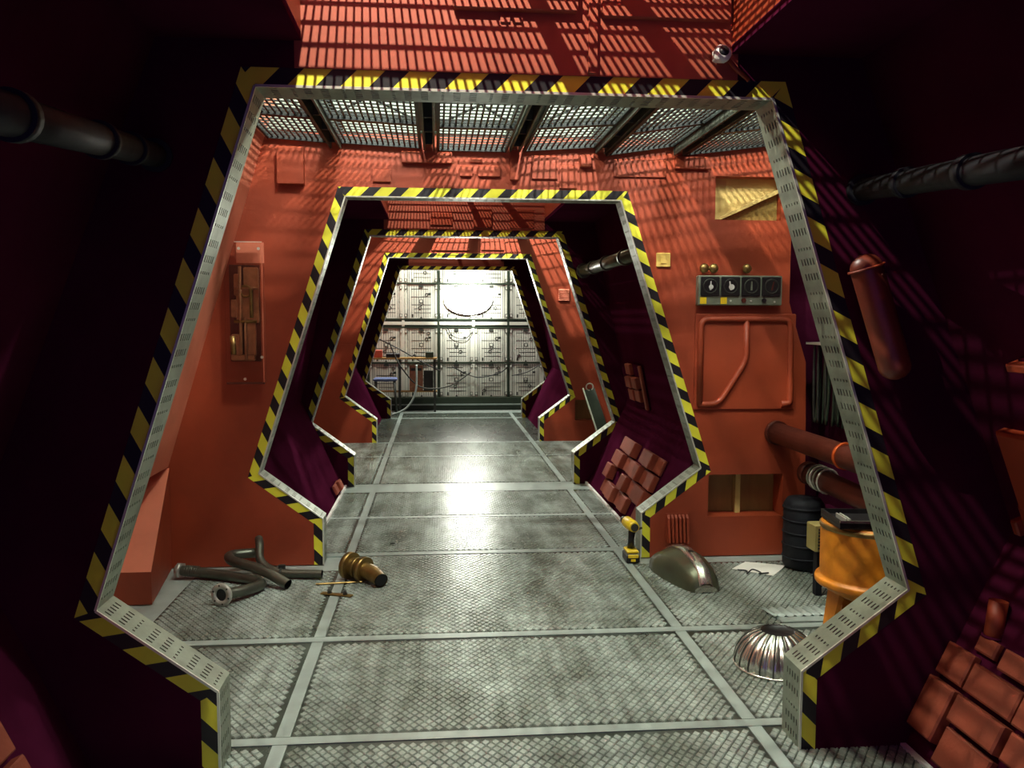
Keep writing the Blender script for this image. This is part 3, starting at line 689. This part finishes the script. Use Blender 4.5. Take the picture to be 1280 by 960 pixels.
# ------------------------------------------------------------------ dark bays: pipes, tiles, capsule
def bay_pipe(p0, p1, label, m=DKMETAL, r=.034, joints=()):
    p0, p1 = Vector(p0), Vector(p1); d = (p1-p0).normalized()
    t = thing('overhead_pipe', label, 'pipe', p0); MB().tube([p0, p1], r, m, 20).build('tube', t)
    for j in joints:
        q = p0.lerp(p1, j); MB().tube([q, q+d*.035], r*1.22, m, 22).build('joint', t)
    MB().tube([p1-d*.02, p1], r*1.4, m, 22).build('end_collar', t)
    return t
bay_pipe((-.845, .9, 1.645), (-1.055, yA-.012, 1.865), 'dark overhead pipe on the darker side wall opposite the riveted capsule', joints=(.3, .62, .8))
bay_pipe((.85, 1.0, 1.66), (1.06, yA-.012, 1.80), 'dark overhead pipe above the riveted capsule', joints=(.3, .55, .78))
bay_pipe((.97, yB+TH+.1, 1.80), (.97, yC-.004, 1.80), 'green grey overhead pipe in the alcove behind the gauge wall', OLIVE, .045, joints=(.2, .5, .75))
def tiles(name, origin, u, v, cells, label, cat='tile block', pale=None, m=TILE):
    u, v = Vector(u).normalized(), Vector(v).normalized(); n = u.cross(v)
    if n.x*origin[0] > 0: n = -n
    t = thing(name, label, cat, origin); M = frame(origin, u, v, n)
    us = [c[0] for c in cells]+[c[2] for c in cells]; vv = [c[1] for c in cells]+[c[3] for c in cells]
    MB().box((min(us), min(vv), 0), (max(us), max(vv), .008), MAR_SHADE, M).build('backing', t)
    for c in cells: MB().box((c[0]+.004, c[1]+.004, .006), (c[2]-.004, c[3]-.004, c[4]), m, M, .006).build('tile', t)
    return t
def slope(s): return Vector((s*.34, 0, .72)).normalized()
cells = [(.0, .05, .14, .235, .05), (.0, .245, .14, .36, .04), (.15, .005, .375, .13, .035), (.15, .14, .375, .235, .05), (.15, .245, .375, .345, .045), (.10, .37, .20, .43, .03), (.385, .14, .61, .235, .04), (.385, .245, .61, .345, .055),
         (.23, .355, .45, .43, .04), (.62, .005, .84, .13, .05), (.62, .14, .84, .235, .035), (.62, .245, .84, .345, .045)]
tiles('tile_block', (1.29, yA-.01, .02), (0, -1, 0), slope(1), cells, 'stack of terracotta blocks on the sloping wall below the riveted capsule')
tiles('tile_block', (-1.29, yA-.3, .02), (0, -1, 0), slope(-1), [c for c in cells if c[2] < .9], 'terracotta blocks in deep shadow opposite the riveted capsule')
cells = []
for j in range(4):
    for i in range(7):
        if (j, i) in ((1, 1), (1, 2), (3, 3), (0, 5)): continue
        cells.append((i*.17, .03+j*.12, i*.17+.164, .145+j*.12, .03+.02*((i+2*j) % 3)))
tiles('tile_block', (1.03, yC-.55, .02), (0, -1, 0), slope(1), cells, 'terracotta blocks seen through the bright archway beside a pale kerb')
up = (Vector((1.05, 0, 2.2))-Vector((1.36, 0, .72))).normalized()
tiles('tile_stack', (1.345, yC-.35, .76), (0, -1, 0), up, [(0, 0, .16, .10, .05), (0, .105, .16, .2, .06), (0, .205, .16, .3, .04), (.17, 0, .33, .10, .04), (.17, .105, .33, .2, .05), (.4, -.05, .46, .3, .03)], 'upright column of small terracotta blocks higher on the alcove wall')
tiles('tile_block', (-1.03, yC-.3, .04), (0, -1, 0), slope(-1), [(0, 0, .13, .08, .05), (.14, 0, .27, .08, .03)], 'lone terracotta block catching light in the shadowed alcove')
# riveted capsule on the right wall of the first dark bay
t = thing('riveted_capsule', 'rounded red capsule fairing with a line of rivets on the dark wall', 'fairing', (1.12, 2.49, 1.2))
a = Vector((1.045, 2.49, 1.555)); b = Vector((1.14, 2.48, 1.26)); R = .048
d = (b-a).normalized(); prof = []
pts = []; rs = []
for k in range(7):
    an = math.pi/2*k/6; pts.append(a-d*R*math.cos(an)*.9+d*R*.0); rs.append(max(.002, R*math.sin(an)))
for k in range(7):
    an = math.pi/2*k/6; pts.append(b+d*R*math.sin(an)*.9); rs.append(max(.002, R*math.cos(an)))
MB().tube(pts, rs, CAPS, 22).build('body', t)
u = d.cross(Vector((1, 0, 0))).normalized(); v = u.cross(d)
for k in range(9):
    an = math.pi*2*k/16+.4; MB().disc(a+d*.03+(u*math.cos(an)+v*math.sin(an))*R*.98, u*math.cos(an)+v*math.sin(an), .004, .004, DRED, 6).build('rivet', t)
MB().ring(a-d*.0, d, R+.004, .004, RED, 22, 6).build('band', t)
MB().box((1.12, 2.50, 1.38), (1.16, yA-.001, 1.42), MAR_SHADE).build('bracket', t)
# ledge and rib on the right dark wall
upr = (Vector((1.05, 0, 2.2))-Vector((1.62, 0, .72))).normalized(); nr = Vector((-upr.z, 0, upr.x))
def on_wall(v, y): return Vector((1.62, y, .72))+upr*v
t = thing('wall_ledge', 'short red ledge bar catching light on the dark slanting wall', 'ledge', on_wall(.64, 2.3))
M = frame(on_wall(.60, 2.28), (0, -1, 0), upr, nr)
MB().box((0, -.012, .0), (.6, .012, .05), RED, M, .004).build('bar', t); MB().box((.02, -.02, 0), (.06, .02, .02), MAR_SHADE, M).build('foot', t)
t = thing('wall_rib', 'upright red rib with stepped end low on the dark slanting wall', 'rib', on_wall(.0, 2.45))
M = frame(on_wall(.02, 2.50), (0, -1, 0), upr, nr)
MB().box((.03, 0, 0), (.16, .10, .03), RED, M, .006).build('step', t); MB().box((.06, .10, 0), (.20, .36, .045), RED, M, .008).build('body', t)
MB().box((0, 0, 0), (.028, .05, .05), RED, M, .005).build('stop', t)
t = thing('lower_post', 'short round red stub rising above the terracotta blocks', 'stub', (1.5, 2.45, .40))
MB().tube([(1.47, 2.44, .40), (1.485, 2.44, .53)], .028, RED, 14).build('stub', t); MB().ring((1.472, 2.44, .415), (.1, 0, 1), .03, .005, MAR_SHADE).build('collar', t)

# ------------------------------------------------------------------ second lit bay
t = thing('louvred_vent', 'small red louvred vent on the far red wall', 'vent', (1.18, yD, 1.6))
MB().box((1.11, yD-.01, 1.60), (1.248, yD-.001, 1.746), RED).build('plate', t)
for k in range(6): MB().prism([(yD-.01, 1.612+k*.022), (yD-.028, 1.606+k*.022), (yD-.01, 1.626+k*.022)], 'x', 1.12, 1.24, RED_LIT).build('louvre', t)
tag(MB().box((1.29, yD+TH+.004, .2), (1.6, yD+TH+.02, .5), WOOD).build('plywood_board'), 'bare plywood board behind the far low cutout', 'board')
t = thing('leaning_strut', 'dark green strut with pale edge leaning in the far bay', 'strut', (1.62, 9.2, 0))
A_ = Vector((1.62, 9.15, .004)); B_ = Vector((1.47, 9.50, .60))
M = frame(A_, (B_-A_).cross(Vector((0, 1, 0))), Vector((0, 1, 0)), B_-A_)
dd = (B_-A_).normalized(); sx = dd.cross(Vector((0, 1, 0))).normalized(); sy = dd.cross(sx); M = frame(A_, sx, sy, dd)
MB().box((-.06, -.02, 0), (.06, .02, (B_-A_).length), DGREEN, M).build('board', t); MB().box((.06, -.022, 0), (.075, .022, (B_-A_).length+.03), EDGE, M).build('pale_edge', t)
MB().ring(B_+Vector((0, -.02, .03)), (0, 1, 0), .04, .008, EDGE).build('hook', t)
tag(MB().lathe([(.0005, .165), (.05, .16), (.06, .13), (.06, .02), (.055, .004), (.0005, .004)], WHITE, Matrix.Translation((1.52, 8.6, 0)), 18).build('white_tub'), 'small white tub on the floor beside the dim archway', 'tub')

# ------------------------------------------------------------------ back wall of white panels
bw = MB(); bw.box((-2.2, yF+.03, 0), (2.2, yF+.08, 3.55), DGREEN)
wall = struct(bw.build('wall_back'), 'wall of white plastic panels lit by a lamp at the corridor end')
PW = .536
def panel_mesh(var):
    g = MB(); W = .250; H = .262
    g.box((-W, 0, -H), (W, .03, H), PANEL, bev=.006)
    rnd = random.Random(var)
    for sx in (-1, 1):
        g.box((sx*.232-.010, -.008, -H), (sx*.232+.010, 0, H), PANEL); g.box((sx*.205-.004, -.002, -H+.01), (sx*.205+.004, 0, H-.01), PGROOVE)
        g.box((sx*.18-.003, -.002, -H+.01), (sx*.18+.003, 0, H-.01), PGROOVE)
        for sz in (-1, 1): g.box((sx*.232-.018, -.014, sz*.21-.025), (sx*.232+.018, 0, sz*.21+.025), PGROOVE); g.box((sx*.232-.012, -.018, sz*.21-.018), (sx*.232+.012, -.013, sz*.21+.018), PANEL)
    for k in range(9):
        x = -.14+k*.035; g.box((x-.0026, -.0016, -H+.02), (x+.0026, 0, H-.02), PGROOVE)
    for z in (-.17, -.11, -.05, .07, .19): g.box((-.15+.04*(z < -.1), -.002, z-.004), (.15-.05*(z > .1), 0, z+.004), PGROOVE)
    g.box((-.145, -.003, -.24), (-.12, 0, -.19), PGROOVE); g.box((.11, -.003, .10), (.15, 0, .13), PGROOVE); g.box((-.03, -.003, -.02), (.03, 0, .03), PGROOVE); g.box((-.02, -.004, -.012), (.02, 0, .022), PANEL)
    for k in range(3):
        x = rnd.uniform(-.12, .12); z = rnd.uniform(-.2, .2); g.ring((x, -.002, z), (0, 1, 0), .022, .005, PGROOVE, 14, 6)
    g.box((-.03, -.014, .215), (.03, 0, .25), PGROOVE); g.box((-.012, -.01, -.255), (.012, 0, -.235), PGROOVE)
    return g
cols_ = [-1.30+PW*i-.0 for i in range(6)]
protos = [panel_mesh(i).build('panel', wall, recalc=False) for i in range(3)]
used = [False]*3; k = 0
zs = [.455, 1.005, 1.62, 2.17]
zs = [.455, .99, 1.655, 2.19]
for zi, zc in enumerate(zs):
    for ci in range(6):
        xc = -1.57+.01+PW*ci+.0
        v = (ci*2+zi) % 3
        if not used[v]: o = protos[v]; used[v] = True
        else: o = link('panel', protos[v].data, wall)
        o.location = (xc, yF, zc)
for x in (-1.298, -.226, .846, 1.918): MB().box((x-.016, yF-.02, .2), (x+.016, yF+.03, 2.46), DGREEN).build('mullion', wall)
for x in (-1.834, -.762, .31, 1.382): MB().box((x-.02, yF-.012, .2), (x+.02, yF+.028, 2.46), PANEL).build('post', wall)
for z in (1.265, 1.385, 1.93, .72): MB().box((-1.85, yF-.014, z-.012), (1.92, yF+.03, z+.012), DGREEN).build('rail', wall)
MB().box((-1.85, yF-.016, 1.30), (1.92, yF+.02, 1.35), PANEL).build('white_rail', wall)
MB().box((-1.95, yF-.10, 0), (1.95, yF+.03, .19), DGREEN).build('plinth', wall)
MB().box((-1.95, yF-.12, .075), (1.95, yF-.10, .095), STRIP).build('plinth_ledge', wall)
# flood lamp glowing in front of the panels
def glow_mat():
    m = bpy.data.materials.new('lamp_glow'); m.use_nodes = True; b = m.node_tree.nodes['Principled BSDF']
    b.inputs['Base Color'].default_value = (1, 1, .96, 1); b.inputs['Emission Color'].default_value = (1, 1, .90, 1); b.inputs['Emission Strength'].default_value = 34
    return m
t = thing('flood_lamp', 'glaring white oval flood lamp in front of the panel wall', 'lamp', (.23, yF-.05, 1.5))
def oval(rx, rz, y0, y1, m, k=1.0):
    n = 36; mb = MB(); vs = []
    for (y, q) in ((y0, k), (y1, 1.0)):
        vs += [(.23+rx*q*math.cos(2*math.pi*i/n), y, 1.68+rz*q*math.sin(2*math.pi*i/n)) for i in range(n)]
    mb.add(vs, [list(range(n)), list(range(2*n-1, n-1, -1))]+[(i, n+i, n+(i+1) % n, (i+1) % n) for i in range(n)], m); return mb
oval(.36, .215, yF-.042, yF-.034, glow_mat(), .96).build('diffuser', t, recalc=True)
oval(.37, .225, yF-.034, yF-.0185, WHITE).build('housing', t)
# cables on the back wall
def cable(pts, r, m, label): return tag(MB().tube(smooth_path(pts, 10), r, m, 8).build('hanging_cable'), label, 'cable', 'cables on the white panel wall')
cable([(-1.15, 12.99, 1.10), (-.85, 12.98, .95), (-.5, 12.97, .75), (-.2, 12.98, .60)], .009, BLKP, 'black cable dropping from the bench across white panels')
cable([(-.02, yF-.03, .66), (.35, yF-.04, .50), (.7, yF-.04, .56), (.84, yF-.03, .66)], .008, BLKP, 'black cable sagging between the two dark mullions')
cable([(-.1, yF-.03, 1.27), (.0, yF-.04, 1.13), (.18, yF-.04, 1.09), (.3, yF-.03, 1.2)], .006, BLKP, 'short dark loop of cable under the white rail')
cable([(.9, yF-.03, .52), (1.15, yF-.04, .58), (1.42, yF-.03, .74)], .007, BLKP, 'black cable rising beside the right hand mullion')
cable([(-.95, 12.6, 1.05), (-.80, 12.6, .72), (-.55, 12.62, .42), (-.30, 12.62, .36), (-.02, 12.62, .42), (.25, 12.66, .60)], .010, DGREY, 'long grey cable looping low in front of the panels')
cable([(-.55, 12.5, .72), (-.56, 12.4, .35), (-.68, 12.32, .12), (-.9, 12.24, .018), (-1.1, 12.22, .018)], .015, STRIP, 'thick pale hose curving down to the floor by the stool')
# bench with clutter
t = thing('work_bench', 'narrow wooden bench standing against the white panels', 'bench', (-.7, 12.8, 0))
MB().box((-1.35, 12.68, .79), (-.25, 12.92, .815), WOOD).build('top', t)
for x in (-1.32, -.82, -.30):
    for y in (12.70, 12.88): MB().box((x, y, .004), (x+.03, y+.03, .79), DGREY).build('leg', t)
MB().box((-1.35, 12.72, .30), (-.25, 12.90, .315), WOOD).build('shelf', t)
tag(MB().box((-1.18, 12.72, .815), (-1.06, 12.84, .93), mat('red_tool_plastic', srgb(190, 84, 60), .5), bev=.01).build('tool_box'), 'small red tool box on the wooden bench', 'box')
tag(MB().box((-1.0, 12.72, .815), (-.80, 12.86, .88), BLKP, bev=.008).build('dark_case'), 'flat black case on the wooden bench', 'case')
tag(MB().box((-.42, 12.72, .815), (-.30, 12.82, .90), DGREEN, bev=.006).build('green_box'), 'small dark green box at the bench end', 'box')
t = thing('storage_crate', 'brown crate under the wooden bench', 'crate', (-.56, 12.72, .3))
MB().box((-.66, 12.735, .318), (-.46, 12.86, .70), BROWN, bev=.006).build('body', t); MB().box((-.64, 12.729, .62), (-.48, 12.735, .66), DGREY).build('label_slot', t)
tag(MB().box((-.45, 12.735, .318), (-.31, 12.86, .62), DGREY, bev=.006).build('grey_crate'), 'dark grey crate under the wooden bench end', 'crate')
t = thing('stool', 'stool with a blue padded seat by the last archway', 'stool', (-1.0, 12.5, 0))
MB().box((-1.17, 12.36, .49), (-.83, 12.62, .535), BLUE, bev=.015).build('seat', t)
for x in (-1.14, -.87):
    for y in (12.38, 12.59): MB().tube([(x, y, .49), (x+(.03 if x > -1 else -.03), y, .004)], .012, DGREY, 8).build('leg', t)
MB().box((-1.13, 12.38, .2), (-.87, 12.40, .22), DGREY).build('stretcher', t)
